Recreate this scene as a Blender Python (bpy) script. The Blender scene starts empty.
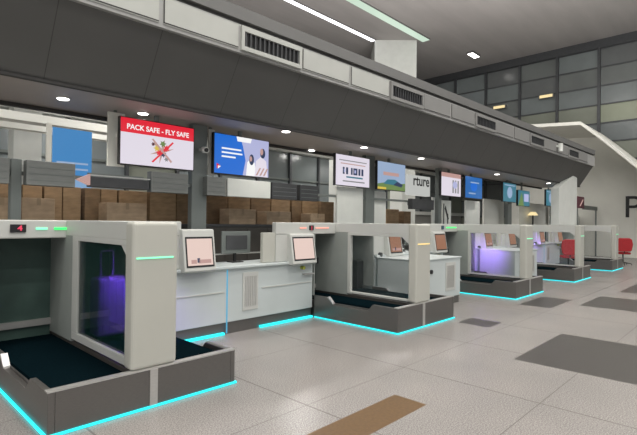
import bpy, math, random
from mathutils import Vector, Matrix
random.seed(7)
C = bpy.context.scene.collection
# ------------------------------------------------------------------ camera
F, CX, CY, H = 465., 318.5, 217.5, 1.62
VX, ROLL, YC = 762., .0118, 221.6
def _cam():
    yh = YC + ROLL*(VX-CX)
    ex = Vector((VX-CX, CY-yh, F)).normalized()
    n = Vector((0, CY-YC, F)).cross(Vector((1, -ROLL, 0))).normalized()
    if n.y < 0: n = -n
    ey = n.cross(ex)
    if ey.z < 0: ey = -ey
    return ex, ey, n
EX, EY, EZ = _cam()
cd = bpy.data.cameras.new('camera'); cam = bpy.data.objects.new('camera', cd); C.objects.link(cam)
right = Vector((EX.x, EY.x, EZ.x)); up = Vector((EX.y, EY.y, EZ.y)); fwd = Vector((EX.z, EY.z, EZ.z))
m = Matrix.Identity(4)
for i in range(3):
    m[i][0] = right[i]; m[i][1] = up[i]; m[i][2] = -fwd[i]
m[0][3], m[1][3], m[2][3] = 0, 0, H
cam.matrix_world = m
cd.sensor_width = 36; cd.lens = 36*F/637; cd.clip_end = 200; cd.clip_start = .05
bpy.context.scene.camera = cam

# ------------------------------------------------------------------ materials
def nodes(name):
    mt = bpy.data.materials.new(name); mt.use_nodes = True
    nt = mt.node_tree; return mt, nt, nt.nodes['Principled BSDF']
def noise_mix(nt, c1, c2, scale, detail=3, stretch=(1,1,1), lo=.35, hi=.65):
    tc = nt.nodes.new('ShaderNodeTexCoord'); mp = nt.nodes.new('ShaderNodeMapping'); mp.inputs['Scale'].default_value = stretch
    no = nt.nodes.new('ShaderNodeTexNoise'); no.inputs['Scale'].default_value = scale; no.inputs['Detail'].default_value = detail
    cr = nt.nodes.new('ShaderNodeValToRGB'); cr.color_ramp.elements[0].position = lo; cr.color_ramp.elements[1].position = hi
    cr.color_ramp.elements[0].color = (*c1, 1); cr.color_ramp.elements[1].color = (*c2, 1)
    nt.links.new(tc.outputs['Object'], mp.inputs['Vector']); nt.links.new(mp.outputs[0], no.inputs['Vector'])
    nt.links.new(no.outputs['Fac'], cr.inputs[0]); return cr.outputs[0], no
def mat(name, col, rough=.5, metal=0, var=.06, scale=6, stretch=(1,1,1), spec=.5, coat=0):
    mt, nt, b = nodes(name)
    c1 = tuple(max(0, c*(1-var)) for c in col); c2 = tuple(min(1, c*(1+var)) for c in col)
    o, _ = noise_mix(nt, c1, c2, scale, 3, stretch)
    nt.links.new(o, b.inputs['Base Color']); b.inputs['Roughness'].default_value = rough; b.inputs['Metallic'].default_value = metal
    b.inputs['Specular IOR Level'].default_value = spec; b.inputs['Coat Weight'].default_value = coat
    return mt
def emit(name, col, s):
    mt, nt, b = nodes(name)
    b.inputs['Base Color'].default_value = (.02,.02,.02,1); b.inputs['Emission Color'].default_value = (*col, 1); b.inputs['Emission Strength'].default_value = s
    b.inputs['Roughness'].default_value = .3
    return mt
def glass(name, col, alpha=.25, rough=.03):
    mt, nt, b = nodes(name)
    b.inputs['Base Color'].default_value = (*col, 1); b.inputs['Roughness'].default_value = rough
    tr = nt.nodes.new('ShaderNodeBsdfTransparent'); mx = nt.nodes.new('ShaderNodeMixShader'); mx.inputs[0].default_value = alpha
    out = nt.nodes['Material Output']
    nt.links.new(tr.outputs[0], mx.inputs[1]); nt.links.new(b.outputs[0], mx.inputs[2]); nt.links.new(mx.outputs[0], out.inputs[0])
    return mt
M = {}
M['white'] = mat('white_lacquer', (.53,.54,.51), .42, var=.02, scale=1.5)
M['white2'] = mat('white_panel', (.53,.58,.575), .38, var=.02, scale=2)
M['cream'] = mat('cream_lacquer', (.48,.48,.43), .45, var=.02, scale=1.5)
M['steel'] = mat('brushed_steel', (.165,.157,.148), .34, .6, .08, 30, (1,1,12))
M['steel_light'] = mat('light_steel', (.55,.54,.52), .35, .6, .05, 20, (1,1,8))
M['chrome'] = mat('chrome_edge', (.45,.45,.45), .4, .5, .02)
M['belt'] = mat('belt_rubber', (.003,.009,.012), .9, 0, .2, 60, spec=.0)
M['black'] = mat('black_plastic', (.012,.012,.013), .4, 0, .1)
M['tunnel'] = mat('tunnel_green', (.055,.10,.085), .5, 0, .1, 5)
M['tunnel_wall'] = mat('tunnel_grey', (.29,.315,.295), .5, 0, .04, 3)
M['glass'] = glass('tinted_glass', (.008,.03,.026), .60)
M['glass_clear'] = glass('clear_glass', (.2,.25,.25), .06)
M['soffit'] = mat('soffit_grey', (.30,.275,.26), .5, 0, .05, 1.2)
M['bulk'] = mat('bulkhead_grey', (.078,.078,.075), .42, .1, .05, 1)
M['groove'] = mat('groove', (.035,.034,.033), .8)
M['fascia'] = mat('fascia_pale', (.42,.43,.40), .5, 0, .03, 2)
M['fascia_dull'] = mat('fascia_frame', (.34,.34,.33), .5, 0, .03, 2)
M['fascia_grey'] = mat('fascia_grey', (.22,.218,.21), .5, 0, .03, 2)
M['cap'] = mat('cap_grey', (.135,.135,.13), .55, 0, .04, 1)
M['ceiling'] = mat('ceiling_grey', (.42,.40,.39), .65, 0, .05, .25, (1,6,1))
M['wall'] = mat('pale_wall', (.72,.72,.66), .6, 0, .04, .8)
M['wallback'] = mat('back_wall', (.30,.30,.28), .6, 0, .06, .8)
M['post'] = mat('post_grey', (.17,.19,.18), .45, .2, .05, 3)
M['sign'] = mat('sign_grey', (.19,.20,.19), .5, 0, .06, 6, (1,1,8))
M['sign_dark'] = mat('sign_dark', (.05,.052,.055), .45, 0, .1, 5)
M['sign_white'] = mat('sign_white', (.68,.70,.66), .5, 0, .03, 3)
M['card'] = mat('cardboard', (.34,.225,.125), .75, 0, .16, 5, (1,1,4))
M['card2'] = mat('cardboard_tan', (.44,.32,.21), .72, 0, .12, 6, (1,1,3))
M['card3'] = mat('cardboard_dark', (.24,.155,.085), .75, 0, .16, 5, (1,1,4))
M['tape'] = mat('packing_tape', (.33,.24,.15), .35)
M['cabinet'] = mat('dark_cabinet', (.055,.050,.044), .5, 0, .1, 4)
M['red'] = mat('red_fabric', (.38,.015,.02), .75, 0, .12, 25)
M['purple'] = mat('violet_shell', (.20,.11,.50), .4, 0, .08, 8)
M['mullion'] = mat('mullion_dark', (.085,.09,.095), .4, .4)
M['maroon'] = mat('maroon_sign', (.12,.02,.04), .5)
M['brownstone'] = mat('brown_stone', (.125,.07,.026), .45, 0, .14, 40)
M['darkstone'] = mat('dark_stone', (.072,.067,.063), .3, 0, .12, 60)
M['yellow'] = mat('yellow_green_button', (.35,.38,.05), .4)
M['cyan'] = emit('cyan_light', (.012,.60,.64), 2.0)
M['cyan_soft'] = emit('cyan_glow', (.12,.55,.85), .7)
M['green'] = emit('green_light', (.05,1.,.18), 1.6)
M['mint'] = emit('mint_light', (.25,1.,.55), 1.5)
M['amber'] = emit('amber_light', (1.,.72,.25), 1.5)
M['salmon'] = emit('salmon_light', (1.,.42,.32), 1.2)
M['redled'] = emit('red_digits', (.9,.05,.12), 1.0)
M['lamp'] = emit('lamp_white', (1.,.97,.92), 9)
M['lamp_cool'] = emit('lamp_cool', (.97,.96,1.), 3.2)
M['lamp_green'] = emit('lamp_dim', (.80,1.,.82), .75)
M['s_white'] = emit('screen_white', (.86,.80,.90), .85)
M['s_pink'] = emit('screen_pink', (.95,.72,.64), .80)
M['s_orange'] = emit('screen_tan', (.50,.22,.12), .6)
M['s_red'] = emit('screen_red', (.85,.012,.035), .85)
M['s_blue'] = emit('screen_blue', (.005,.16,.72), .85)
M['s_blue2'] = emit('screen_mid_blue', (.02,.18,.58), .7)
M['s_sky'] = emit('screen_sky', (.42,.56,.80), .7)
M['s_teal'] = emit('screen_teal', (.05,.27,.38), .6)
M['s_lav'] = emit('screen_lavender', (.50,.52,.80), .85)
M['s_green'] = emit('screen_green', (.22,.36,.10), .6)
M['s_yellow'] = emit('screen_yellow', (.8,.6,.08), .8)
M['s_text'] = emit('screen_text', (1,1,1), .9)
M['s_dark'] = emit('screen_ink', (.02,.05,.16), .5)
M['s_grey'] = emit('screen_grey', (.35,.35,.36), .6)
M['s_skin'] = emit('screen_skin', (.7,.42,.38), .7)
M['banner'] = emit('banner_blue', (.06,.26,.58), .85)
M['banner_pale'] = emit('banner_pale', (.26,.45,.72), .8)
M['uv'] = emit('violet_light', (.45,.25,1.), .8)
M['lightbox'] = emit('lightbox_white', (.80,.82,.78), .6)
M['warm'] = emit('warm_lamp', (1.,.80,.42), 1.0)

# floor granite with joints
def floor_mat():
    mt, nt, b = nodes('granite_floor')
    tc = nt.nodes.new('ShaderNodeTexCoord')
    sp = nt.nodes.new('ShaderNodeSeparateXYZ'); nt.links.new(tc.outputs['Object'], sp.inputs[0])
    def M_(op, a, v=None, w=None):
        n = nt.nodes.new('ShaderNodeMath'); n.operation = op
        for i, q in enumerate((a, v, w)):
            if q is None: continue
            if isinstance(q, (int, float)): n.inputs[i].default_value = q
            else: nt.links.new(q, n.inputs[i])
        return n.outputs[0]
    def joint(o, off, per, w=.008):
        a = M_('PINGPONG', M_('ADD', o, off), per/2)     # 0 at joint
        return M_('LESS_THAN', a, w)
    j = M_('MAXIMUM', joint(sp.outputs[0], -2.92+153, 1.53), joint(sp.outputs[1], 145, 1.45, .004))
    fine, _ = noise_mix(nt, (.17,.16,.152), (.41,.388,.368), 90, 2, lo=.30, hi=.70)
    big, _ = noise_mix(nt, (.90,.90,.90), (1.0,.99,.98), .9, 3)
    mx = nt.nodes.new('ShaderNodeMix'); mx.data_type = 'RGBA'; mx.blend_type = 'MULTIPLY'; mx.inputs[0].default_value = 1
    nt.links.new(fine, mx.inputs[6]); nt.links.new(big, mx.inputs[7])
    m2 = nt.nodes.new('ShaderNodeMix'); m2.data_type = 'RGBA'; nt.links.new(j, m2.inputs[0])
    nt.links.new(mx.outputs[2], m2.inputs[6]); m2.inputs[7].default_value = (.17,.155,.145,1)
    nt.links.new(m2.outputs[2], b.inputs['Base Color'])
    b.inputs['Roughness'].default_value = .27; b.inputs['Specular IOR Level'].default_value = .5
    return mt
M['floor'] = floor_mat()

# ------------------------------------------------------------------ mesh helpers
class MB:
    def __init__(s): s.v = []; s.f = []; s.mi = []; s.mats = []
    def _m(s, k):
        if k not in s.mats: s.mats.append(k)
        return s.mats.index(k)
    def poly(s, pts, k):
        n = len(s.v); s.v += [tuple(p) for p in pts]; s.f.append(list(range(n, n+len(pts)))); s.mi.append(s._m(k)); return s
    def box(s, x0, x1, y0, y1, z0, z1, k):
        n = len(s.v); s.v += [(x,y,z) for z in (z0,z1) for y in (y0,y1) for x in (x0,x1)]
        i = s._m(k)
        for q in ((0,2,3,1),(4,5,7,6),(0,1,5,4),(2,6,7,3),(0,4,6,2),(1,3,7,5)):
            s.f.append([n+a for a in q]); s.mi.append(i)
        return s
    def prism(s, pts, a0, a1, axis, k):
        """polygon pts in the two other axes, extruded along axis (0 x: pts=(y,z); 1 y: pts=(x,z); 2 z: pts=(x,y))"""
        n = len(s.v); L = len(pts)
        def mk(p, a): return {0:(a,p[0],p[1]), 1:(p[0],a,p[1]), 2:(p[0],p[1],a)}[axis]
        s.v += [mk(p, a0) for p in pts] + [mk(p, a1) for p in pts]; i = s._m(k)
        s.f.append([n+q for q in range(L)]); s.f.append([n+L+q for q in reversed(range(L))]); s.mi += [i,i]
        for q in range(L):
            r = (q+1) % L; s.f.append([n+q, n+L+q, n+L+r, n+r]); s.mi.append(i)
        return s
    def tube(s, pts, r, k, seg=10, caps=True):
        n = len(s.v); i = s._m(k); pts = [Vector(p) for p in pts]; R_ = r if isinstance(r, (list,tuple)) else [r]*len(pts)
        for q, p in enumerate(pts):
            d = (pts[min(q+1, len(pts)-1)] - pts[max(q-1, 0)]).normalized()
            a = d.cross(Vector((0,0,1)) if abs(d.z) < .9 else Vector((1,0,0))).normalized(); b = d.cross(a)
            for t in range(seg):
                w = 2*math.pi*t/seg; s.v.append(tuple(p + (a*math.cos(w)+b*math.sin(w))*R_[q]))
        for q in range(len(pts)-1):
            for t in range(seg):
                u = (t+1) % seg; s.f.append([n+q*seg+t, n+q*seg+u, n+(q+1)*seg+u, n+(q+1)*seg+t]); s.mi.append(i)
        if caps:
            s.f.append([n+t for t in reversed(range(seg))]); s.f.append([n+(len(pts)-1)*seg+t for t in range(seg)]); s.mi += [i,i]
        return s
    def build(s, name, parent=None, bevel=0, seg=2, rot=None, origin=None, smooth=False):
        me = bpy.data.meshes.new(name)
        vs = s.v
        if origin: vs = [(a-origin[0], b-origin[1], c-origin[2]) for a,b,c in vs]
        me.from_pydata(vs, [], s.f); me.validate()
        for k in s.mats: me.materials.append(M[k])
        for p, i in zip(me.polygons, s.mi): p.material_index = i
        import bmesh
        bm = bmesh.new(); bm.from_mesh(me); bmesh.ops.recalc_face_normals(bm, faces=bm.faces); bm.to_mesh(me); bm.free()
        if smooth:
            for p in me.polygons: p.use_smooth = True
        o = bpy.data.objects.new(name, me); C.objects.link(o)
        if parent: o.parent = parent
        if origin: o.location = origin
        if bevel:
            b = o.modifiers.new('bevel', 'BEVEL'); b.width = bevel; b.segments = seg; b.limit_method = 'ANGLE'; b.angle_limit = math.radians(40)
        return o
def tag(o, label, cat, group=None):
    o['label'] = label; o['category'] = cat
    if group: o['group'] = group
    return o
def thing(name, label, cat, loc=(0,0,0), group=None, rz=0):
    o = bpy.data.objects.new(name, None); C.objects.link(o); o.location = loc; o.rotation_euler.z = rz; o.empty_display_size = .2
    return tag(o, label, cat, group)
def struct(o): o['kind'] = 'structure'; return o
def copy_tree(o, parent=None):
    c = o.copy(); C.objects.link(c); c.parent = parent
    for ch in list(o.children): copy_tree(ch, c)
    return c
def text_mesh(name, s, size, k, parent, loc, rot, ext=.002, sx=1.0, bold=0):
    cu = bpy.data.curves.new(name, 'FONT'); cu.body = s; cu.size = size; cu.extrude = ext; cu.align_x = 'CENTER'; cu.align_y = 'CENTER'; cu.offset = bold
    t = bpy.data.objects.new(name+'_t', cu); C.objects.link(t)
    bpy.context.view_layer.update()
    me = bpy.data.meshes.new_from_object(t.evaluated_get(bpy.context.evaluated_depsgraph_get()))
    bpy.data.objects.remove(t)
    o = bpy.data.objects.new(name, me); me.materials.clear(); me.materials.append(M[k]); C.objects.link(o)
    o.parent = parent; o.location = loc; o.rotation_euler = rot; o.scale = (sx, 1, 1); return o
FR = (math.pi/2, 0, 0)      # text facing -Y
def area(name, loc, sx, sy, power, col=(1,1,1), rot=(0,0,0), parent=None, spread=math.pi):
    l = bpy.data.lights.new(name, 'AREA'); l.shape = 'RECTANGLE'; l.size = sx; l.size_y = sy; l.energy = power; l.color = col; l.spread = spread
    o = bpy.data.objects.new(name, l); C.objects.link(o); o.location = loc; o.rotation_euler = rot; o.parent = parent; return o

# ------------------------------------------------------------------ setting
def build_floor():
    rects = [(1.2,3.69,2.16,2.5,'brownstone'), (5.67,7.5,-1.2,2.15,'darkstone'), (7.1,7.62,3.08,3.6,'darkstone'), (9.6,11.0,2.95,3.55,'darkstone'), (10.4,12.1,1.6,2.65,'darkstone'), (13.2,16.5,1.9,2.5,'darkstone')]
    xs = sorted({-14., 32.} | {a for r in rects for a in r[:2]}); ys = sorted({-12., 22.} | {a for r in rects for a in r[2:4]})
    mb = MB(); vi = {}
    for i, x in enumerate(xs):
        for j, y in enumerate(ys): vi[i,j] = len(mb.v); mb.v.append((x,y,0))
    for i in range(len(xs)-1):
        for j in range(len(ys)-1):
            cx, cy = (xs[i]+xs[i+1])/2, (ys[j]+ys[j+1])/2; k = 'floor'
            for r in rects:
                if r[0] < cx < r[1] and r[2] < cy < r[3]: k = r[4]
            mb.f.append([vi[i,j], vi[i+1,j], vi[i+1,j+1], vi[i,j+1]]); mb.mi.append(mb._m(k))
    struct(mb.build('floor'))
build_floor()
struct(MB().box(-14,32,-12,22,12.1,12.4,'ceiling').build('ceiling'))

# bulkhead above the counters: prism, drifting slightly towards the hall as it runs away
XA, XB = -3., 21.3
def dy(x): return -.024*(x-3.6)
def loft(profile, x0, x1, k):
    mb = MB(); L = len(profile); i = mb._m(k)
    for x in (x0, x1): mb.v += [(x, y+dy(x), z) for y, z in profile]
    mb.f.append(list(range(L))); mb.f.append([L+q for q in reversed(range(L))]); mb.mi += [i,i]
    for q in range(L):
        r = (q+1) % L; mb.f.append([q, L+q, L+r, r]); mb.mi.append(i)
    return mb
YF, YB, ZB = 5.33, 5.88, 3.20
bk = loft([(YF+.04,4.02),(YB,ZB),(YB+.06,ZB),(YB+.06,4.44),(YF+.04,4.44)], XA, XB, 'bulk')
struct(bk.build('trim_bulkhead'))
# panel seams on the sloping face
sm = MB()
nrm = Vector((0, -(4.02-ZB), -(YB-YF-.04))).normalized()
x = 0.48-1.17
while x < XB-.2:
    a = Vector((x, YF+.04+dy(x), 4.02)) + nrm*.001; b = Vector((x, YB+dy(x), ZB)) + nrm*.001
    w = Vector((.004,0,0)); sm.poly([a-w, a+w, b+w, b-w], 'groove'); x += 1.17
struct(sm.build('trim_panel_seams'))
struct(loft([(YF+.0,3.985),(YF+.06,3.985),(YF+.06,4.385),(YF+.0,4.385)], XA, XB, 'fascia_dull').build('trim_fascia'))
struct(loft([(YF+.06,4.385),(YF+.6,4.385),(YF+.6,4.445),(YF+.06,4.445)], XA, XB, 'groove').build('trim_shadow_gap'))
struct(loft([(YF-.02,4.445),(YF+1.2,4.445),(YF+1.2,4.625),(YF-.02,4.625)], XA, XB, 'cap').build('trim_cornice'))
struct(loft([(YB+.0,ZB),(7.38,ZB),(7.38,3.5),(YB+.0,3.5)], XA, XB, 'soffit').build('trim_soffit'))
struct(loft([(YB-.03,ZB-.035),(YB+.03,ZB-.035),(YB+.03,ZB),(YB-.03,ZB)], XA, XB, 'groove').build('trim_soffit_edge'))
struct(loft([(7.34,ZB-.05),(7.42,ZB-.05),(7.42,ZB+.1),(7.34,ZB+.1)], XA, XB, 'groove').build('trim_soffit_back_edge'))
# fascia: pale infill panels and vents, by x position
def fascia_frame(x0, x1):
    """pale inset panel with a thin groove frame"""
    a = math.atan(-.024)
    mb = MB(); y = -.012
    L = x1-x0-.06
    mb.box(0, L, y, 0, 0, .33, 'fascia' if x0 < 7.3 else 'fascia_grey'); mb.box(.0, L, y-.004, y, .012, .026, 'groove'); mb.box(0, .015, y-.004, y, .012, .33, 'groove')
    o = mb.build('trim_fascia_panel'); o.location = (x0+.03, YF+dy(x0+.03)-.0005, 4.03); o.rotation_euler.z = a; return struct(o)
def vent(x0, label, w=1.15):
    a = math.atan(-.024)
    t = thing('air_vent', label, 'vent', (x0, YF+dy(x0)-.0005, 4.02), 'air vents in the fascia', a)
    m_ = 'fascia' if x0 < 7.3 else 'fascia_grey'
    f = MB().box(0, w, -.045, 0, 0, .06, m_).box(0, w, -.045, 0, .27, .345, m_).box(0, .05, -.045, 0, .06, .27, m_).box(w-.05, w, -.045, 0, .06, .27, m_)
    f.build('frame', t)
    MB().box(.05, w-.05, -.006, 0, .06, .27, 'black').build('backing', t)
    s = MB(); n = 13
    for i in range(n):
        u = .07 + (w-.16)*i/(n-1); s.box(u, u+.018, -.035, -.006, .06, .27, 'sign_dark')
    s.build('slats', t)
    return t
B = 1.17
x = XA+.05; vents = []; xs_ = []
# bays measured along the fascia: vents open every fourth bay from x = 3.93
k = -6
while True:
    x0 = 3.93 + B*k
    if x0 + B > XB: break
    if x0 > XA: xs_.append((k, x0))
    k += 1
vl = {0:'slatted air vent nearest the camera, above the blue screen with two women', 3:'slatted air vent in the fascia just below the white box column', 6:'third slatted air vent along the fascia, halfway between column box and white canopy',
      9:'fourth slatted air vent along the fascia, below the lamp reflections on the glass wall', 12:'small slatted air vent in the fascia near the far end of the bulkhead'}
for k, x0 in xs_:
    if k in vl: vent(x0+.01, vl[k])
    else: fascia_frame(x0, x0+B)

# column box, ceiling lights
cb = MB().box(-1.2, 1.2, 0, 2.4, 0, 12.1, 'sign_white'); o = cb.build('trim_column_box'); o.location = (22.25, 15.25, 0); o.rotation_euler.z = math.radians(-47); struct(o)
def strip(x0, x1, y, w, k, label):
    t = thing('ceiling_light', label, 'ceiling light', (x0, y, 12.1))
    MB().box(0, x1-x0, -w/2-.04, w/2+.04, -.05, 0, 'cap').build('housing', t); MB().box(0.02, x1-x0-.02, -w/2, w/2, -.07, -.05, k).build('diffuser', t)
strip(10, 21.4, 16.2, .24, 'lamp_cool', 'thin bright white linear ceiling light ending at the white box column')
strip(10, 23.4, 13.95, .45, 'lamp_green', 'wide pale green linear light strip in the high ceiling, right of the thin bright one')
t = thing('ceiling_light', 'short bright ceiling lamp beside the dark head of the glass wall', 'ceiling light', (27.2, 12.9, 12.1))
MB().box(-.5,.5,-.2,.2,-.12,0,'cap').build('housing', t); MB().box(-.45,.45,-.16,.16,-.14,-.12,'lamp').build('diffuser', t)

# curtain wall across the end of the hall
XW = 30.
fr = MB(); gl = MB()
gm = []
for i, (c, r) in enumerate([((.19,.215,.215),.2),((.16,.175,.17),.2),((.24,.27,.275),.22),((.25,.27,.22),.3),((.32,.35,.26),.35),((.14,.15,.15),.2)]):
    M['g%d'%i] = mat('pane_%d'%i, c, r, 0, .10, .6)
rows = [1.0+1.062*i for i in range(11)]
cols = [-10.9 + 2.2*i for i in range(15)]
for i, y in enumerate(cols[:-1]):
    for j, z in enumerate(rows[:-1]):
        if j >= 8: k = random.choice(['g0','g1','g5']) if y < 12 else random.choice(['g0','g2'])
        elif j == 7: k = random.choice(['g1','g0'])
        elif j == 6: k = random.choice(['g3','g4','g3'])
        else: k = random.choice(['g1','g0','g3'])
        gl.poly([(XW, y, z), (XW, y+2.2, z), (XW, y+2.2, z+1.062), (XW, y, z+1.062)], k)
for y in cols: fr.box(XW-.16, XW+.02, y-.07, y+.07, 0, 11.65, 'mullion')
for z in rows: fr.box(XW-.06, XW+.02, cols[0], cols[-1], z-.035, z+.035, 'mullion')
fr.box(XW-.2, XW+.1, cols[0], cols[-1], 11.62, 12.1, 'mullion')
w = struct(gl.build('window_1')); fr.build('window_frame', w)
struct(MB().box(XW+.03, XW+.3, -12, 22, 0, 12.1, 'wallback').build('wall_end'))
for (yy, zz, lab) in ((12.3, 9.15, 'left of the two oblong glowing boxes standing for lamp reflections in the glass wall'), (9.45, 9.35, 'right of the two oblong glowing boxes standing for lamp reflections in the glass wall')):
    t = thing('lamp_reflection', lab, 'lamp', (XW-.17, yy, zz))  # glowing boxes stand in for ceiling lamps reflected in the glass
    MB().box(-.16,0,-.42,.42,-.1,.1,'cap').build('housing', t); MB().box(-.2,-.16,-.36,.36,-.08,.08,'warm').build('diffuser', t)

# white canopy wall at the far right
XC = 27.5
def canopy():
    top = [(11.,6.7),(6.0,6.32),(5.2,5.57),(3.83,4.17),(2.2,2.5)]       # (y,z) along the rim
    wallp = [(top[0][0],0)] + [(y,z-.1) for y,z in top] + [(top[-1][0],0)]
    struct(MB().prism(wallp, XC+.0, XC+.3, 0, 'wall').build('wall_canopy'))
    r = MB()
    for (a, b) in zip(top[:-1], top[1:]):
        r.prism([a, b, (b[0], b[1]-.15), (a[0], a[1]-.15)], XC-4., XC+.3, 0, 'wall')
    struct(r.build('trim_canopy_roof'))
    t = thing('wall_letter', 'large black letter P on the white wall at the right edge', 'letter', (XC-.02, 4.66, 2.48))
    text_mesh('letter', 'P', 1.55, 'black', t, (0,0,0), (math.pi/2, 0, -math.pi/2), .015, 1.0)
canopy()

# back hall behind the counters
struct(MB().box(-10, 30, 21.5, 21.8, 0, 12.1, 'wallback').build('wall_rear'))
bw = MB().box(-10, 29.9, 15., 15.3, 0, 5.1, 'wallback'); struct(bw.build('wall_back'))
bp = MB(); bf = MB()
for i in range(20):
    x0 = -6+1.8*i
    bp.poly([(x0, 14.98, 2.3), (x0+1.8, 14.98, 2.3), (x0+1.8, 14.98, 4.6), (x0, 14.98, 4.6)], random.choice(['g0','g2','g3']))
    bf.box(x0-.05, x0+.05, 14.86, 14.98, 2.3, 4.6, 'mullion')
bf.box(-6, 30, 14.9, 14.98, 3.4, 3.48, 'post'); bf.box(-6, 30, 14.7, 14.98, 4.6, 4.8, 'sign_white'); bf.box(-6, 30, 14.8, 14.98, 2.1, 2.3, 'sign_white')
w = struct(bp.build('window_2')); bf.build('window_frame', w)
struct(MB().box(-10, 30, 9.6, 15., 4.85, 5.1, 'soffit').build('trim_back_ceiling'))
struct(MB().box(-6, 8.5, 10.4, 10.75, 3.52, 3.68, 'wall').box(-6, 8.5, 11.6, 11.85, 3.55, 3.68, 'wall').build('trim_white_beams'))
for i, (a, b, y, z) in enumerate([(3.0,3.6,13.,4.85),(10.4,11.1,9.0,3.49),(13.6,14.4,9,3.49)]):
    o = struct(MB().box(a, b, y, y+.5, 0, z, 'sign_white').build('trim_back_column')) 

# ------------------------------------------------------------------ bag drop islands
X0S = [1.12, 5.67, 10.12, 14.40, 18.95]
HB = .33
hdr_lab = ['nearest bag drop machine with red digits and green lamp on its header', 'second bag drop machine, salmon lights beside its header display and amber pillar lamp',
           'third bag drop machine, green header lamp and violet glow behind its frame', 'fourth bag drop machine, with a red chair seen through its frame', 'farthest and smallest bag drop machine at the end of the row']
def side_profile(HB):
    return [(3.8,0),(3.8,HB),(4.26,HB),(4.36,HB-.105),(5.05,HB-.105),(5.17,HB),(5.5,HB),(5.5,0)]
def island(i, X0):
    t = thing('bag_drop_machine', hdr_lab[i], 'bag drop machine', (X0, 3.8, 0), 'bag drop machines')
    D = 3.8; HB = .33 if i == 0 else .37; BZ = HB-.05; o = -.12 if i == 1 else 0.; pw = 5.30 if i == 0 else 5.21
    def bd(mb, name, par=t, bevel=0, **k):
        mb.v = [(a, b-D, c) for a,b,c in mb.v]; return mb.build(name, par, bevel, **k)
    sp_ = side_profile(HB)
    b = MB().prism(sp_, 0, .05, 0, 'steel').prism(sp_, 1.63, 1.68, 0, 'steel')
    b.box(.05,1.63,3.8,3.86,0,HB,'steel').box(.05,1.63,3.86,6.0,0,BZ-.03,'steel').box(.67+o,.78+o,3.86,6.0,BZ-.03,HB-.01,'cabinet')
    bs = bd(b, 'base', bevel=.006)
    bd(MB().box(-.004,1.684,3.795,3.865,HB,HB+.012,'steel_light'), 'steel_rim', bs)
    bd(MB().box(.79+o,.86+o,3.792,3.8,.02,HB,'steel_light'), 'seam_strip', bs)
    for xx in (-.004, 1.626):
        bd(MB().prism([(5.06,HB-.10),(5.06,HB-.085),(5.17,HB+.014),(5.185,HB)], xx, xx+.058, 0, 'chrome'), 'ramp_edge', bs)
    for x0, x1 in ((.055,.668+o),(.785+o,1.625)):
        bd(MB().box(x0,x1,3.865,5.98,BZ-.03,BZ,'belt'), 'conveyor_belt')
    for q, mb in enumerate((MB().box(-.016,1.696,3.784,3.80,.004,.022,'cyan'), MB().box(-.016,0,3.80,5.47,.004,.022,'cyan'), MB().box(1.68,1.696,3.80,5.47,.004,.022,'cyan'))):
        bd(mb, 'base_light')
    p = bd(MB().box(.63+o,1.05+o,3.815,3.97,HB+.012,1.6,'cream'), 'pillar', bevel=.03, seg=3)
    s = MB(); xa, xb = .655+o, .72+o
    s.box(xa,xb,3.97,pw,HB+.02,.425,'white').box(xa,xb,5.15,pw,.425,1.39,'white').box(xa,xb,3.97,pw,1.39,1.44,'white')
    s.prism([(3.97,1.39),(4.10,1.39),(3.97,1.28)], xa, xb, 0, 'white')
    s.box(.655+o,1.05+o,3.97,5.5,1.44,1.6,'white')
    sp = bd(s, 'spine_frame', bevel=.004)
    bd(MB().box(.655+o,.79+o,pw,6.0,HB-.01,1.44,'tunnel_wall'), 'tunnel_divider')
    bd(MB().box(.675+o,.683+o,3.97,5.15,.43,1.39,'glass' if i == 0 else 'glass_clear'), 'glass_pane', sp)
    # header over both tunnels
    h = MB().box(-.86,2.05,5.5,5.60,1.41,1.6,'white').box(0,1.68,5.60,6.06,1.44,1.6,'white')
    hd = bd(h, 'header', bevel=.012)
    bd(MB().box(.0,.655+o,6.0,6.04,.17,1.41,'tunnel'), 'tunnel_back'); bd(MB().box(.79+o,1.68,6.0,6.04,.17,1.41,'tunnel'), 'tunnel_back')
    bd(MB().box(-.0,.02,5.5,6.0,HB,1.41,'tunnel_wall'), 'tunnel_side'); bd(MB().box(1.66,1.68,5.5,6.0,HB,1.41,'tunnel_wall'), 'tunnel_side')
    bd(MB().box(.02,.655+o,5.96,6.0,.40,.47,'steel_light'), 'tunnel_rail'); bd(MB().box(.79+o,1.66,5.96,6.0,.40,.47,'steel_light'), 'tunnel_rail')
    if i == 1: bd(MB().box(1.42,1.62,5.7,5.98,BZ+.0,.86,'black'), 'scanner_block', bevel=.02)
    # status lights
    col = ['green','salmon','green','mint','mint'][i]
    for (a, c_, k, z) in ([(.36,.47,'mint',1.512),(.535,.72,'green',1.512)] if i == 0 else [(-.35,-.2,'salmon',1.512),(.02,.35,'salmon',1.512)] if i == 1 else [(.1,.6,col,1.512)]):
        bd(MB().box(a, c_, 5.488, 5.5, z-.012, z+.012, k), 'status_light', hd, .004)
    d = bd(MB().box(.13,.27,5.485,5.5,1.475,1.555,'black') if i == 0 else MB().box(-.13,-.03,5.485,5.5,1.475,1.555,'black'), 'number_display', hd)
    text_mesh('digit', '4' if i == 0 else '3' if i < 0 else '|', .075, 'redled' if i < 2 else 'cyan_soft', d, ((.215 if i == 0 else -.08), 5.484-D, 1.515), FR, .001, 1.2, .002)
    pk = ['mint','amber','mint','mint','mint'][i]
    bd(MB().box(.66+o,1.0+o,3.806,3.816,1.283,1.297,pk), 'pillar_light', p, .003)
    return t
for i, X0 in enumerate(X0S): island(i, X0)
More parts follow.
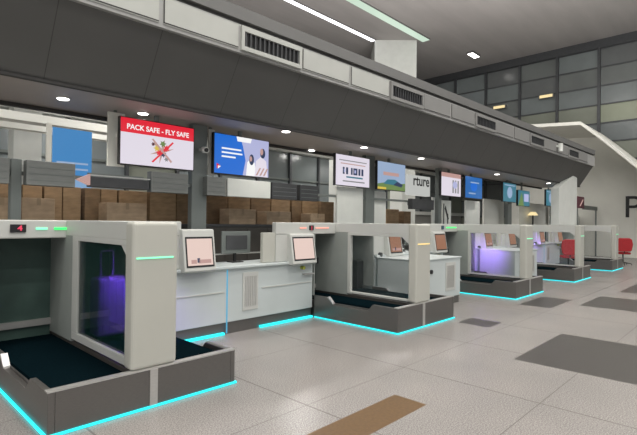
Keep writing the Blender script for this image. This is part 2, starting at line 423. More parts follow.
# black scanner block inside the right tunnel of the second machine
# ------------------------------------------------------------------ kiosks
def kiosk(i, side, X0, label):
    t = thing('check_in_kiosk', label, 'kiosk', (X0, 5.5, 0), 'check in kiosks')
    if side == 'L':       # local x measured from island corner, going left
        a, b_, sx0, sx1 = -.86, 0., -.62, -.08
        pn = MB().box(a, -.002, 0, .10, .98, 1.408, 'white').box(a-.25, a, .02, .08, .98, 1.44, 'cream')
    else:
        a, b_, sx0, sx1 = 1.68, 2.05, 2.02, 2.50
        pn = MB().box(a+.002, b_, 0, .10, .98, 1.408, 'white')
    pn.build('panel', t, .006)
    z0, z1 = (.94, 1.42) if side == 'L' else (.95, 1.50 if i == 0 else 1.42)
    # tilted housing: top leans back
    hs = MB().prism([(-.15,z0),(-.12,z0-.02),(.02,z0-.02),(.02,z1),(-.04,z1+.0),(-.07,z1-.01)], sx0, sx1, 0, 'white').build('screen_housing', t, .012, 3)
    def q(u, z, off):     # point on the tilted front
        f = (z-z0)/(z1-.01-z0); return (u, -.15+.08*f-off, z)
    zs0, zs1 = z0+.05, z1-(.10 if i == 0 else .05)
    MB().poly([q(sx0+.03,zs0,.003), q(sx1-.03,zs0,.003), q(sx1-.03,zs1,.003), q(sx0+.03,zs1,.003)], 'black').build('bezel', hs)
    k = 's_pink' if i == 0 or (i == 1 and side == 'L') else 's_orange'
    sc = MB().poly([q(sx0+.05,zs0+.025,.006), q(sx1-.05,zs0+.025,.006), q(sx1-.05,zs1-.025,.006), q(sx0+.05,zs1-.025,.006)], k)
    w_ = sx1-sx0-.14
    if side == 'R':
        sc.poly([q(sx0+.10,zs0+.05,.008), q(sx0+.18,zs0+.05,.008), q(sx0+.18,zs0+.10,.008), q(sx0+.10,zs0+.10,.008)], 's_skin')
        sc.poly([q(sx0+.21,zs0+.05,.008), q(sx0+.40,zs0+.05,.008), q(sx0+.40,zs0+.10,.008), q(sx0+.21,zs0+.10,.008)], 's_skin')
        sc.poly([q(sx0+.19,zs0+.06,.008), q(sx0+.23,zs0+.06,.008), q(sx0+.23,zs0+.12,.008), q(sx0+.19,zs0+.12,.008)], 's_dark')
    sc.build('screen', hs)
    if side == 'L':
        MB().box(-.055,-.03,-.14,-.005,.92,1.02,'black').build('card_slot', t)
        e = MB().tube([(-.3,-.07,.86),(-.3,-.0,.86)], .03, 'yellow', 14).build('push_button', t); e['label'] = 'yellow green push button'
        MB().box(-.28,-.05,-.06,0,.74,.76,'steel_light').build('shelf', t)
    else:
        e = MB().tube([(1.86,-.05,.98),(1.86,0,.98)], .045, 'black', 16).build('push_button', t); e['label'] = 'round black push button'
    return t
klab = {(0,'R'):'kiosk with a pinkish screen right behind the nearest bag drop pillar', (1,'L'):'kiosk with a pale pink screen left of the second bag drop tunnel',
 (1,'R'):'kiosk with a brown screen seen through the frame of the second bag drop machine', (2,'L'):'kiosk with a brown screen just right of the pillar with the amber lamp',
 (2,'R'):'kiosk seen through the frame of the third bag drop machine, above the violet glow', (3,'L'):'kiosk between the third bag drop pillar and the fourth machine',
 (3,'R'):'kiosk seen through the frame of the fourth bag drop machine', (4,'L'):'kiosk left of the farthest bag drop machine', (4,'R'):'last kiosk, to the right of the farthest bag drop tunnel'}
for (i, sd), lb in klab.items(): kiosk(i, sd, X0S[i], lb)

# ------------------------------------------------------------------ counters between islands
clab = ['white service counter with a vertical blue light, between the nearest and second bag drop machines', 'white service counter between the second and third bag drop machines',
        'white service counter between the third and fourth bag drop machines', 'white service counter between the fourth and fifth bag drop machines', 'short white counter at the far end of the row beside a red chair']
for i in range(5):
    xa = X0S[i]+1.72; xb = X0S[i+1]-.035 if i < 4 else xa+.85; L = xb-xa
    t = thing('service_counter', clab[i], 'counter', (xa, 5.5, 0), 'service counters')
    body = MB().box(0, L, .0, .45, .17, .93, 'white2')
    bo = body.build('body', t, .008)
    MB().box(0, L, -.05, .60, .93, .975, 'white2').build('worktop', t, .012)
    MB().box(0, L, .03, .45, 0, .17, 'steel').build('kick_plate', t)
    if L > 2:
        # seams, recessed grille, lower fold
        g = MB().box(1.33,1.62,-.012,0,.30,.86,'white').build('grille_panel', bo, .006)
        gg = MB()
        for q in range(7): gg.box(1.37+.033*q, 1.385+.033*q, -.018, -.012, .36, .80, 'steel_light')
        gg.build('grille', g)
        sv = MB().box(1.05,1.07,-.006,0,.02,.92,'cyan_soft').build('vertical_light', t)
        MB().box(.0,1.02,-.02,.03,.004,.035,'cyan').build('floor_light', t); MB().box(L-1.12,L,-.02,.03,.004,.035,'cyan').build('floor_light', t)
        MB().box(0,1.0,-.01,0,.60,.615,'white').build('panel_ledge', bo); MB().box(L-1.1,L-.02,-.01,0,.60,.615,'white').build('panel_ledge', bo)
        # staff side upstand and monitor
    else:
        MB().box(.0,L,-.02,.03,.004,.035,'cyan').build('floor_light', t)
    MB().box(0, L, .52, .545, 1.09, 1.11, 'steel_light').box(0.02,.045,.52,.545,.975,1.09,'steel_light').box(L-.05,L-.025,.52,.545,.975,1.09,'steel_light').build('staff_rail', t)
# taller desks standing forward of the counters, beside the second and third machines
for i, lb in ((1,'white desk with a grille standing forward, right of the amber lit pillar'), (2,'white desk with a grille standing forward, right of the third machine pillar')):
    xa, L = X0S[i]+(1.70 if i == 1 else 1.78), 1.60
    t = thing('forward_desk', lb, 'desk', (xa, 4.5, 0), 'forward desks')
    bo = MB().box(0,L,0,.93,.15,.915,'white2').build('body', t, .01); MB().box(-.01,L+.02,-.02,.94,.915,.94,'white2').build('worktop', t, .008)
    MB().box(.02,L-.0,.03,.93,0,.15,'steel').build('kick_plate', t)
    g = MB().box(L-.62,L-.22,-.01,0,.28,.84,'white').build('grille_panel', bo, .006); gg = MB()
    for q in range(8): gg.box(L-.58+.04*q, L-.56+.04*q, -.016, -.01, .34, .78, 'steel_light')
    gg.build('grille', g)
    k = MB().tube([(.42,-.03,.70),(.42,0,.70)], .04, 'black', 14).build('knob', t)
# staff monitors on the worktops
mlab = ['dark staff monitor on the counter behind the vertical blue light', 'staff monitor on the counter behind the amber lit pillar', 'staff monitor on the counter beyond the third machine', 'staff monitor on the counter near the red chair']
for i in range(4):
    xx = [4.35, 9.35, 13.5, 17.8][i]
    t = thing('staff_monitor', mlab[i], 'monitor', (xx, 5.93, .975), 'staff monitors')
    MB().box(-.1,.1,-.08,.08,0,.015,'black').build('foot', t); MB().box(-.02,.02,-.0,.03,.015,.2,'black').build('stand', t)
    MB().box(-.27,.27,-.03,.0,.14,.48,'post').box(-.2,.2,-.045,-.03,.2,.42,'sign_dark').build('screen_back', t, .006)
    t = thing('document_printer', mlab[i].replace('staff monitor','small printer').replace('dark ',''), 'printer', (xx-.75, 5.88, .975), 'printers')
    MB().box(-.2,.2,-.15,.15,0,.16,'sign_dark').build('body', t, .015); MB().box(-.15,.15,-.155,-.15,.06,.08,'sign_white').build('paper_slot', t)

# purple light under spine, lights the panel beyond
for i in (0,2,3):
    X0 = X0S[i]
    t = thing('violet_lamp', ['slim violet lamp under the beam of the nearest bag drop machine','', 'slim violet lamp under the beam of the third bag drop machine', 'slim violet lamp under the beam of the fourth bag drop machine'][i], 'lamp', (X0+1.0, 4.9, 1.44), 'violet lamps')
    MB().box(-.06,.0,-.3,.3,-.03,0,'black').build('housing', t); MB().box(-.05,-.01,-.28,.28,-.036,-.03,'uv').build('diffuser', t)
    lo = Vector((X0+.97, 4.9, 1.45)); tg = Vector((X0+1.3, 5.3, .6)) if i == 0 else Vector((X0+2.0, 5.5, .70))
    a_ = area('violet_beam', (-.03,0,-.05), .05, .5, 11 if i == 0 else 9, (.40,.22,1.), (0,0,0), t, math.radians(75))
    a_.rotation_euler = (tg-lo).to_track_quat('-Z','Z').to_euler()
# ------------------------------------------------------------------ suitcase
t = thing('suitcase', 'violet suitcase with raised handle behind the glass of the nearest bag drop machine', 'suitcase', (2.15, 5.25, .282))
MB().box(-.17,.17,-.13,.13,.06,.70,'purple').build('shell', t, .04, 3)
rb = MB()
for q in range(4): rb.box(-.12+.07*q, -.10+.07*q, -.137,-.13,.1,.66,'purple')
rb.build('ribs', t)
MB().tube([(-.07,.08,.68),(-.07,.08,.96),(-.06,.08,.98),(.06,.08,.98),(.07,.08,.96),(.07,.08,.68)], .011, 'purple', 8).build('handle', t)
for sx in (-.12,.12):
    for sy in (-.08,.08): MB().tube([(sx-.015,sy,.03),(sx+.015,sy,.03)], .03, 'black', 14).build('wheel', t)

# ------------------------------------------------------------------ chairs
def chair(x, y, rz, label):
    t = thing('office_chair', label, 'chair', (x,y,0), 'red office chairs', rz)
    MB().box(-.24,.24,-.24,.22,.44,.53,'red').build('seat', t, .035, 3)
    pr = [(-.20,.56),(.20,.56),(.25,.62),(.29,.85),(.25,1.05),(.17,1.10),(-.17,1.10),(-.25,1.05),(-.29,.85),(-.25,.62)]
    MB().prism(pr, .22, .31, 1, 'red').build('backrest', t, .03, 3)
    MB().tube([(0,.1,.46),(0,.25,.5),(0,.27,.75)], .02, 'black').build('back_bracket', t)
    MB().tube([(0,0,.1),(0,0,.44)], .025, 'black').build('gas_column', t)
    s = MB()
    for q in range(5):
        a = 2*math.pi*q/5+.3; s.tube([(0,0,.11),(.29*math.cos(a),.29*math.sin(a),.07)], [.026,.016], 'black', 8)
    st = s.build('star_base', t)
    for q in range(5):
        a = 2*math.pi*q/5+.3; cx_, cy_ = .29*math.cos(a), .29*math.sin(a)
        MB().tube([(cx_-.012,cy_,.03),(cx_+.012,cy_,.03)], .03, 'black', 10).build('castor', st)
chair(18.0, 4.95, math.radians(118), 'red office chair seen through the frame of the fourth bag drop machine')
chair(22.3, 4.1, math.radians(112), 'red office chair at the far right edge, beyond the last machine')

# ------------------------------------------------------------------ posts, sign boxes, screens behind the counters
YS = 6.6
def px(x, Y0=YS):      # plan position along the row of what stands at depth Y0 (survey of the row)
    d = Vector((x-CX, CY-200, F)); X_ = EX.dot(d); Y_ = EY.dot(d); return X_/Y_*Y0
def pz(x, y, Y0):
    d = Vector((x-CX, CY-y, F)); return H + EZ.dot(d)/EY.dot(d)*Y0
for i, (a, b_, lb) in enumerate([(10,21,'grey post at the far left, left of a grey sign box'),(191,206,'broad grey post between the red and the blue hanging screens'),(365,374,'grey post between the white and the landscape screens'),
        (438,441,'dark grey post left of the pinkish information screen'),(507,512,'grey post under the nearer teal screen'),(551,555,'thin dark post under the farther teal screen'),(572,575,'dark post left of the small maroon sign')]):
    xa, xb = px(a, YS+.15), px(b_, YS+.15)
    t = thing('sign_post', lb, 'post', ((xa+xb)/2, YS+.19, 0), 'grey sign posts'); w_ = min(xb-xa, .34)
    top = 2.36 if i == 0 else ZB-.001
    MB().box(-w_/2,w_/2,-.06,.06,0,top,'post').build('shaft', t, .008); MB().box(-w_/2-.04,w_/2+.04,-.1,.1,0,.02,'steel').build('foot_plate', t)

def screen(a, z0, z1, label, design, Y0=YS, width=None):
    xa = px(a, Y0); W = width or 1.2
    t = thing('hanging_screen', label, 'screen', (xa, Y0, z0), 'screens above the counters')
    Hh = z1-z0
    MB().box(0,W,0,.07,0,Hh,'black').build('casing', t, .006)
    MB().box(W/2-.03,W/2+.03,.07,.12,Hh/2,ZB-z0,'post').build('hanger', t)
    d = MB(); Z = lambda u, v, k, off=.002: d.poly([(u[0]*W, -off, v[0]*Hh), (u[1]*W, -off, v[0]*Hh), (u[1]*W, -off, v[1]*Hh), (u[0]*W, -off, v[1]*Hh)], k)
    P_ = lambda pts, k, off=.004: d.poly([(u*W, -off, v*Hh) for u, v in pts], k)
    design(Z, P_, t, W, Hh)
    d.build('display', t)
    return t
IN = (.012,.988); 
def star(P_, cx, cy, r, k, n=7, rr=.4, off=.004, ph=0, ay=1.7):
    pts = []
    for q in range(2*n):
        a = math.pi*q/n+ph; R_ = r*(1 if q % 2 == 0 else rr); pts.append((cx+R_*math.cos(a), cy+R_*ay*math.sin(a)))
    P_(pts, k, off)
def d_red(Z, P_, t, W, Hh):
    Z(IN,(.02,.98),'s_white'); Z(IN,(.68,.98),'s_red',.003)
    text_mesh('headline', 'PACK SAFE - FLY SAFE', .105, 's_text', t, (.5*W,-.005,.80*Hh), FR, .001, .98, .002)
    star(P_, .54,.36,.17,'s_skin',6,.22,.0045,.3)
    for (x,y,r,k,ph) in ((.47,.42,.05,'s_yellow',0),(.60,.44,.05,'s_red',.4),(.55,.53,.05,'s_green',.2),(.42,.50,.03,'maroon',1),(.56,.30,.045,'s_dark',.6),(.60,.2,.035,'s_grey',.1),(.50,.33,.05,'s_red',.9)): star(P_, x, y, r, k, 6, .5, .005, ph)
    P_([(.40,.12),(.42,.10),(.70,.58),(.68,.60)], 's_red', .0055); P_([(.40,.60),(.42,.62),(.68,.16),(.66,.13)], 's_skin', .0058)
def ell(P_, cx, cy, rx, ry, k, off):
    P_([(cx+rx*math.cos(a*math.pi/10), cy+ry*math.sin(a*math.pi/10)) for a in range(20)], k, off)
def d_women(Z, P_, t, W, Hh):
    Z(IN,(.02,.98),'s_blue'); P_([(.50,.02),(.55,.4),(.50,.75),(.45,.98),(.988,.98),(.988,.02)],'s_lav',.003)
    P_([(.38,.98),(.66,.98),(.64,.86),(.40,.86)],'s_text',.0042)
    for q in range(3): Z((.13,.13+[.34,.36,.24][q]), (.62-.10*q,.66-.10*q), 's_text', .004)
    P_([(.05,.12),(.05,.26),(.11,.2)],'s_red',.0042); P_([(.07,.12),(.12,.19),(.07,.2)],'s_text',.0044)
    P_([(.56,.02),(.58,.36),(.64,.46),(.72,.36),(.75,.02)],'s_text',.0044); ell(P_, .66,.44,.045,.14,'s_dark',.0046); ell(P_, .645,.46,.025,.07,'s_skin',.005)
    P_([(.72,.02),(.74,.42),(.84,.56),(.94,.44),(.97,.02)],'s_white',.0048); ell(P_, .87,.64,.05,.13,'s_dark',.005); ell(P_, .85,.68,.03,.09,'s_skin',.0054)
    for q in range(3): P_([(.74+.07*q,.05),(.77+.07*q,.05),(.84+.07*q,.25),(.81+.07*q,.25)],'s_skin',.0056)
def d_white(Z, P_, t, W, Hh):
    Z(IN,(.02,.98),'s_white'); Z((.1,.9),(.80,.83),'s_grey',.003); Z((.14,.86),(.70,.73),'s_skin',.003)
    for (a, b_) in ((.2,.25),(.29,.35),(.43,.48),(.5,.62),(.65,.71),(.74,.80)): Z((a,b_),(.38,.60),'s_dark',.004)
    for (a, b_) in ((.22,.29),(.52,.60)): Z((a+.01,b_-.02),(.44,.54),'s_lav',.005)
    Z((.3,.78),(.27,.32),'s_teal',.004); Z((.2,.84),(.14,.18),'s_grey',.004)
def d_land(Z, P_, t, W, Hh):
    Z(IN,(.02,.98),'s_sky'); Z((.2,.75),(.52,.64),'s_skin',.003)
    P_([(.012,.02),(.012,.2),(.3,.28),(.6,.22),(.988,.3),(.988,.02)],'s_green',.003)
    P_([(.2,.22),(.35,.38),(.6,.40),(.82,.28),(.6,.2)],'s_teal',.004); P_([(.55,.2),(.7,.34),(.9,.24),(.85,.14)],'s_dark',.0045); Z((.012,.3),(.02,.1),'s_yellow',.004)
def d_info(Z, P_, t, W, Hh):
    Z(IN,(.02,.98),'s_white'); Z(IN,(.8,.98),'s_skin',.003)
    for q in range(3): Z((.55+.13*q,.62+.13*q),(.15,.7),'s_grey',.004)
    ell(P_, .68,.5,.12,.16,'s_lav',.0045)
def d_blue(Z, P_, t, W, Hh):
    Z(IN,(.02,.98),'s_blue2'); ell(P_, .5,.55,.2,.22,'s_blue',.003); Z((.2,.6),(.2,.26),'s_sky',.004); Z((.3,.8),(.7,.76),'s_sky',.004)
def d_teal(Z, P_, t, W, Hh):
    Z(IN,(.02,.98),'s_teal'); ell(P_, .5,.5,.2,.3,'s_sky',.003); Z((.1,.9),(.85,.9),'s_sky',.003)
def d_pic(Z, P_, t, W, Hh):
    Z(IN,(.02,.98),'s_teal'); P_([(.012,.02),(.3,.9),(.5,.02)],'s_green',.003); Z((.5,.9),(.3,.8),'s_lav',.003)
ZS0, ZS1 = 2.405, 3.095
screen(118.5, ZS0, ZS1, 'hanging screen with a red banner and white lettering about packing safely', d_red)
screen(213, ZS0, ZS1, 'blue hanging screen with white text lines and two women', d_women)
screen(335, ZS0, ZS1, 'white hanging screen with dark blue characters', d_white)
screen(377, ZS0, ZS1, 'hanging screen with a landscape under a pale blue sky', d_land)
screen(441, ZS0, ZS1, 'pinkish white information screen left of the plain blue screen', d_info)
screen(465, ZS0, ZS1, 'plain mid blue hanging screen', d_blue)
screen(503, ZS0, ZS1, 'teal hanging screen, the nearer of the two teal ones', d_teal)
screen(518, 2.3, 2.9, 'pale green and white screen just right of the nearer teal screen', d_pic)
screen(546, ZS0, ZS1, 'narrow teal screen, the farther of the two teal ones', d_teal)
screen(556, ZS0, ZS1, 'small screen with a green and lavender picture near the far end', d_pic)
# white plates behind screens
for (a, b_, lb) in ((107,124,'pale back plate behind the left edge of the red banner screen'), (208,214,'pale narrow plate behind the left edge of the blue screen with two women')):
    xa, xb = px(a, 6.75), px(b_, 6.75)
    t = thing('back_plate', lb, 'plate', (xa, 6.75, 2.38), 'back plates of the screens')
    MB().box(0,xb-xa,0,.04,0,.78,'wall').build('plate', t, .004); MB().box((xb-xa)/2-.02,(xb-xa)/2+.02,.04,.07,.3,ZB-2.38,'post').build('hanger', t)

def signbox(a, b_, k, label, z0=2.035, z1=2.345, Y0=YS+.0, slats=True, text=None):
    xa, xb = px(a, Y0), px(b_, Y0); L = xb-xa
    t = thing('sign_box', label, 'sign', (xa, Y0, z0), 'sign boxes over the cartons')
    MB().box(0,L,0,.14,0,z1-z0,k).build('casing', t, .006)
    if slats:
        s = MB()
        for q in range(3): s.box(.03,L-.03,-.006,0,.06+.08*q,.068+.08*q,'post')
        s.build('face_lines', t)
    MB().box(0.02,L-.02,.14,.17,.1,.2,'post').build('rail_clip', t)
    if text: text_mesh('lettering', text[0], text[1], text[2], t, (L/2+text[3], -.008, (z1-z0)*.5+text[4]), FR, .002, 1, .006)
    return t
signbox(-6,9,'sign','grey sign box cut off by the left edge of the picture')
signbox(26,75,'sign','long grey lined sign box right of the leftmost post')
t = signbox(90,149,'sign_dark','dark sign box below the red banner screen, with a red tip at its left end',2.06,2.20,YS,False)
MB().prism([(-.16,.09),(-.0,.02),(-.0,.17)], -.0, .1, 1, 's_skin').build('arrow_tip', t); MB().box(0,.85,-.004,0,.15,.165,'steel_light').build('top_line', t)
signbox(151,188,'sign','grey lined sign box left of the broad grey post')
signbox(207,226,'sign','short grey sign box right of the broad grey post')
signbox(227.5,270.5,'sign_white','blank white sign box under the blue screen with two women', slats=False)
signbox(272,297,'sign_dark','dark sign box right of the blank white one')
signbox(300,318,'sign_dark','short dark sign box left of the white panel with pale sides')
signbox(412.5,434,'sign_dark','dark sign box below the lettered white sign', 1.98, 2.25, slats=False)
signbox(409,430,'lightbox','white sign with black letters reading rture', 2.36, 2.90, YS+.15, False, ('rture',.40,'black',.06,.12))
t = thing('sign_rail', 'long thin grey rail tying the sign boxes to the grey posts', 'rail', (px(-8), YS+.17, 2.16))
MB().box(0, px(434)-px(-8), 0, .05, 0, .05, 'post').build('bar', t)
# white boards and partitions further along
def board(a, b_, k, z0, z1, Y0, label, name='white_board'):
    xa, xb = px(a, Y0), px(b_, Y0)
    t = thing(name, label, 'panel', (xa, Y0, 0), 'partition boards')
    MB().box(0,xb-xa,0,.06,z0,z1,k).build('board', t, .004); MB().box(.02,.06,.01,.05,0,z0+.01,'post').box(xb-xa-.06,xb-xa-.02,.01,.05,0,z0+.01,'post').build('legs', t)
board(337,363,'sign_white',.3,2.40,6.75,'tall white partition board under the white hanging screen')
board(374,386,'sign_white',.3,2.38,6.85,'white partition board under the landscape screen')
board(433,440,'sign_white',.3,2.36,6.85,'narrow white board right of the dark sign box')
board(466,480,'sign_white',.3,2.36,6.85,'white board under the plain blue screen')
board(519,549,'wall',.3,2.5,7.0,'wide pale partition between the two teal screens')
board(484,504,'wall',.3,2.5,7.1,'pale partition left of the nearer teal screen')
# black and white stripes figure board
xa = px(443, 6.85); t = thing('display_stand', 'narrow stand with black and white stripes under the pinkish information screen', 'stand', (xa, 6.85, 0))
sb = MB().box(0,.5,0,.05,.3,2.3,'sign_white').build('board', t); MB().box(.02,.08,-.004,0,.9,2.2,'black').box(.26,.32,-.004,0,.9,1.9,'black').prism([(.1,2.05),(.16,2.15),(.36,1.75),(.3,1.7)],-.004,0,1,'black').build('stripes', sb); MB().box(.0,.5,-.1,.15,0,.3,'sign_dark').build('foot', t)
# warm lamp
t = thing('desk_lamp', 'small warm yellow lamp on a dark stand before the pale partition', 'lamp', (px(533, 6.8), 6.8, 0))
MB().tube([(0,0,0),(0,0,2.0)], .03, 'black').build('stand', t); MB().tube([(0,0,.0),(0,0,.03)], .18, 'black', 20).build('foot', t); MB().tube([(0,0,1.98),(0,0,2.12)], [.2,.1], 'warm', 16).build('lamp_shade', t)
# shaped white partition near the end
YQ = 5.3; x0 = px(559, YQ)
t = thing('white_fin', 'white upright fin with a sloping top standing on the header of the farthest machine', 'partition', (x0, YQ, 0))
MB().prism([(0,1.602),(0,pz(559,188,YQ)),(px(573.5,YQ)-x0,pz(573.5,175,YQ)),(px(577,YQ)-x0,pz(577,178,YQ)),(px(577,YQ)-x0,1.602)], 0, .28, 1, 'sign_white').build('fin', t, .01)
YQ = 6.15; x0 = px(577.5, YQ); x1 = px(584.5, YQ); x2 = 27.3
t = thing('sign_board', 'small maroon sign right of the white fin near the far end', 'sign', (x0, YQ, 0)); MB().box(0,x1-x0-.03,0,.1,pz(580,208,YQ),pz(580,196.5,YQ),'maroon').build('casing', t, .01); MB().box(.03,.18,.02,.08,0,pz(580,208,YQ),'post').build('stand', t)
MB().prism([(.35,pz(580,206,YQ)),(.5,pz(580,206,YQ)),(1.0,pz(580,199,YQ)),(.85,pz(580,199,YQ))], -.006, 0, 1, 's_skin').build('mark', t)
t = thing('sign_board', 'long dark grey sign right of the small maroon one', 'sign', (x1, YQ, 0)); MB().box(0,x2-x1,0,.1,pz(590,210,YQ),pz(590,206,YQ),'post').build('casing', t, .01); MB().box(x2-x1-.12,x2-x1-.04,.02,.08,0,pz(590,210,YQ),'post').build('stand', t)
t = thing('pale_cabin', 'pale boxy cabin with white front under the long dark grey sign', 'booth', (x1+.1, 6.95, 0)); MB().box(0,2.2,0,1.0,0,2.1,'sign_white').build('body', t, .02); MB().box(1.5,1.55,-.01,0,0,2.1,'post').build('front_seam', t)

# banner
xa = px(52, 8.5); t = thing('blue_banner', 'tall light blue banner left of the red banner screen', 'banner', (xa, 8.5, 0))
W = px(91,8.5)-xa
MB().box(0,W,0,.04,1.3,3.14,'banner').build('cloth', t); MB().box(0,W,-.004,0,1.3,2.35,'banner_pale').box(.06,W-.06,-.006,0,2.55,2.58,'s_sky').box(.06,W-.06,-.006,0,2.45,2.48,'s_sky').box(.06,W*.7,-.006,0,2.0,2.03,'s_text').build('print', t)
MB().box(-.09,-.02,0,.06,0,3.2,'wall').build('side_pole', t); MB().box(-.12,W+.05,-.15,.2,0,.05,'post').box(.1,.14,0,.04,.05,1.3,'post').box(W-.14,W-.1,0,.04,.05,1.3,'post').build('foot', t)
# camera on the broad post
t = thing('surveillance_camera', 'small white camera bracket on the broad grey post beside the blue screen', 'camera', (px(203)+.02, 6.614, 2.78))
MB().box(-.03,.03,.0,.115,-.02,.02,'sign_white').build('bracket', t); MB().tube([(0,.02,0),(-.05,-.14,-.03)], .05, 'sign_white', 14).build('housing', t, .004); MB().tube([(-.05,-.14,-.03),(-.053,-.15,-.032)], .035, 'black', 14).build('lens', t)

# ------------------------------------------------------------------ rear cabinets and cartons
ZC_ = 1.55
t = thing('rear_cabinet', 'long dark low cabinet carrying the row of brown cartons behind the counters', 'cabinet', (-.6, 7.1, 0))
cb_ = MB().box(0,9.5,.0,.95,.06,ZC_-.04,'cabinet').build('body', t, .006); MB().box(0,9.5,-.02,.97,ZC_-.04,ZC_,'sign_dark').build('top', t); MB().box(.02,9.48,.03,.92,0,.06,'black').build('plinth', t)
dm = MB()
for q in range(18): dm.box(.02+.505*q, .49+.505*q, -.012, 0, .10, ZC_-.08, 'cabinet')
dm.build('doors', cb_, .004)
t = thing('rear_cabinet', 'short dark cabinet carrying cartons under the lettered white sign', 'cabinet', (10.2, 7.1, 0))
MB().box(0,2.4,.0,.95,.06,ZC_-.04,'cabinet').build('body', t, .006); MB().box(0,2.4,-.02,.97,ZC_-.04,ZC_,'sign_dark').build('top', t); MB().box(.02,2.38,.03,.92,0,.06,'black').build('plinth', t)
def carton(x, y, w_, d_, h_, k, label, grp):
    t = thing('carton', label, 'carton', (x, y, ZC_), grp)
    MB().box(0,w_,0,d_,0,h_,k).build('box', t, .006)
    if k == 'card2': MB().box(w_/2-.025,w_/2+.025,-.002,0,h_-.10,h_,'tape').box(w_/2-.025,w_/2+.025,0,d_,h_,h_+.002,'tape').build('tape', t)
edges = [(-2,21,'card'),(22.5,42,'card'),(44,62,'card'),(63,81,'card'),(85,100,'card3'),(101,117,'card'),(119,147,'card'),(150,176,'card'),(177,189,'card3'),(207,227,'card3'),(229,250,'card'),(251.5,270,'card3'),(271.5,290,'card'),(292,301,'card3'),(302.5,318,'card'),(320.5,334,'card3')]
rl = ['tall brown carton cut off at the left edge of the picture','tall brown carton right of the leftmost grey post','tall brown carton under the left part of the long grey sign box','tall brown carton under the right end of the long grey sign box',
 'dark brown tall carton below the arrow tip of the dark sign','tall brown carton under the left end of the red banner screen','wide tall carton behind the low tan carton below the red screen','wide tall carton under the grey lined sign left of the broad post','narrow dark carton touching the left side of the broad grey post',
 'dark brown carton just right of the broad grey post','tall carton under the left of the blank white sign box','dark carton under the right of the blank white sign box','tall carton under the dark sign box','narrow dark carton right of the one under the dark sign box','tall carton second from the right end of the long cabinet','last dark carton at the right end of the long cabinet']
for (a, b_, k), lb in zip(edges, rl):
    xa, xb = px(a, 7.6), px(b_, 7.6); carton(xa, 7.6, xb-xa+.0, .40, .55+random.uniform(-.008,.008), k, lb, 'tall cartons in the back row')
fr_ = [(-6,10,.30,'low tan carton at the left edge, in front of the tall ones'),(22,55,.31,'low tan carton in front, right of the leftmost post'),(107,147,.29,'wide low tan carton in front, below the red banner screen'),(229.5,256,.26,'low tan carton in front below the blank white sign box'),(267,291,.24,'low tan carton in front below the dark sign box'),(311,325,.22,'small low tan carton near the right end of the long cabinet')]
for a, b_, h_, lb in fr_:
    xa, xb = px(a, 7.2), px(b_, 7.2); carton(xa, 7.2, xb-xa, .32, h_*1.12, 'card2', lb, 'low tan cartons in the front row')
for a, b_, h_, k, lb in ((387,399,.40,'card','brown carton in the dark frame under the landscape screen'),(404,411,.36,'card3','dark brown carton left of the dark sign under the lettered sign')):
    xa, xb = px(a, 7.6), px(b_, 7.6); carton(xa, 7.6, xb-xa, .40, h_*1.12, k, lb, 'cartons on the short cabinet')

# ------------------------------------------------------------------ downlights in the soffit
dl = [(2.076,6.632),(3.172,6.648),(5.478,6.037),(7.3,7.2),(7.715,6.061),(9.907,6.02),(14.592,6.1),(18.889,5.9),(.1,6.63)]
dlab = ['round downlight in the soffit nearest the left edge, above the blue banner','round downlight just above the red banner screen','round downlight right above the blue screen with two women','small round downlight over the dark sign boxes',
 'round downlight just above the white screen with blue characters','round downlight between the landscape and the pinkish screens, near the soffit edge','round downlight above the nearer teal screen','round downlight above the farther teal screen','round downlight left of the blue banner, outside the frame']
for (x, y), lb in zip(dl, dlab):
    t = thing('downlight', lb, 'ceiling light', (x, y, ZB), 'downlights in the soffit')
    MB().tube([(0,0,-.012),(0,0,0)], .085, 'steel_light', 24).build('ring', t); MB().tube([(0,0,-.018),(0,0,-.012)], .07, 'lamp', 24).build('lens', t)
    l = bpy.data.lights.new('downlight_beam', 'SPOT'); l.energy = 45; l.spot_size = math.radians(120); l.spot_blend = .6; l.shadow_soft_size = .07; l.color = (1,.95,.88)
    o = bpy.data.objects.new('downlight_beam', l); C.objects.link(o); o.parent = t; o.location = (0,0,-.03)
# small white spotlights on fascia far
for (x, lb) in ((16.85,'small white spotlight clipped to the fascia near its far end'),):
    t = thing('spot_lamp', lb, 'lamp', (x, YF+dy(x)-.001, 4.12)); MB().box(-.05,.05,-.12,0,.1,.16,'sign_white').build('arm', t); MB().tube([(0,-.12,.22),(0,-.12,-.05)], .07, 'sign_white', 14).build('housing', t)

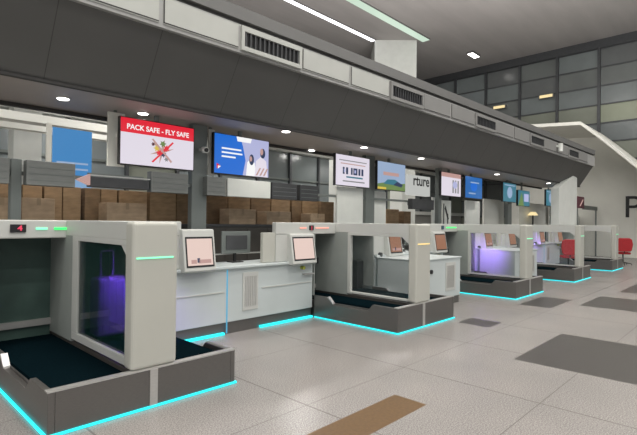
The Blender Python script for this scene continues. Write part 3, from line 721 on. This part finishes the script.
# ------------------------------------------------------------------ light: luminaires in the high ceiling over the hall
n = 0
for yy in (-9., -4.5, 0., 3.2):
    for xx in (-6., 3., 12., 21.):
        t = thing('hall_light', 'square light panel in the high hall ceiling', 'ceiling light', (xx, yy, 12.075), 'hall ceiling light panels')
        MB().box(-1.6,1.6,-.35,.35,-.05,0,'cap').build('housing', t); MB().box(-1.55,1.55,-.3,.3,-.06,-.05,'lamp_cool').build('diffuser', t)
        area('hall_beam', (0,0,-.09), 3.0, .6, 300 if xx < 9 else 205, (1,.965,.91), (0,0,0), t)
for xx in (4., 13.):      # back of the hall, behind the bulkhead
    t = thing('hall_light', 'square light panel in the back hall ceiling', 'ceiling light', (xx, 8.6, 12.075), 'back ceiling light panels')
    MB().box(-1.6,1.6,-.35,.35,-.05,0,'cap').build('housing', t); MB().box(-1.55,1.55,-.3,.3,-.06,-.05,'lamp_cool').build('diffuser', t)
    area('hall_beam', (0,0,-.09), 3.0, .6, 200, (1,.97,.93), (0,0,0), t)

# unseen fill lights added on the cornice to brighten the high ceiling
for q in range(5):
    xx = 0.5+3.9*q
    t = thing('fill_uplight', 'slim fill light added on top of the bulkhead cornice, out of sight from the hall', 'lamp', (xx, YF+dy(xx)+.75, 4.625), 'added fill lights on the cornice')
    MB().box(-1,1,-.12,.12,0,.08,'cap').build('housing', t); MB().box(-.96,.96,-.08,.08,.08,.09,'lamp_cool').build('diffuser', t)
    area('up_beam', (0,0,.11), 1.9, .16, 560, (1,.96,.93), (math.pi,0,0), t)
for xx in (-1., 4.5, 10., 15.5, 21.):  # unseen panels added to brighten the dark back hall
    for yy in (10.2, 13.2):
        t = thing('back_fill_light', 'flat unseen fill light added under the low ceiling of the back hall', 'ceiling light', (xx, yy, 4.85), 'added fill lights of the back hall')
        MB().box(-.6,.6,-.15,.15,-.03,0,'cap').build('housing', t); MB().box(-.55,.55,-.12,.12,-.04,-.03,'lamp_cool').build('diffuser', t)
        area('panel_beam', (0,0,-.06), 1.1, .24, 60, (1,.97,.93), (0,0,0), t)
wd = bpy.data.worlds.new('world'); bpy.context.scene.world = wd; wd.use_nodes = True
bg = wd.node_tree.nodes['Background']; bg.inputs[0].default_value = (.95,.97,1.,1); bg.inputs[1].default_value = .58
vs = bpy.context.scene.view_settings; vs.view_transform = 'Standard'; vs.look = 'None'; vs.exposure = 0.0; vs.gamma = 1; vs.use_curve_mapping = False
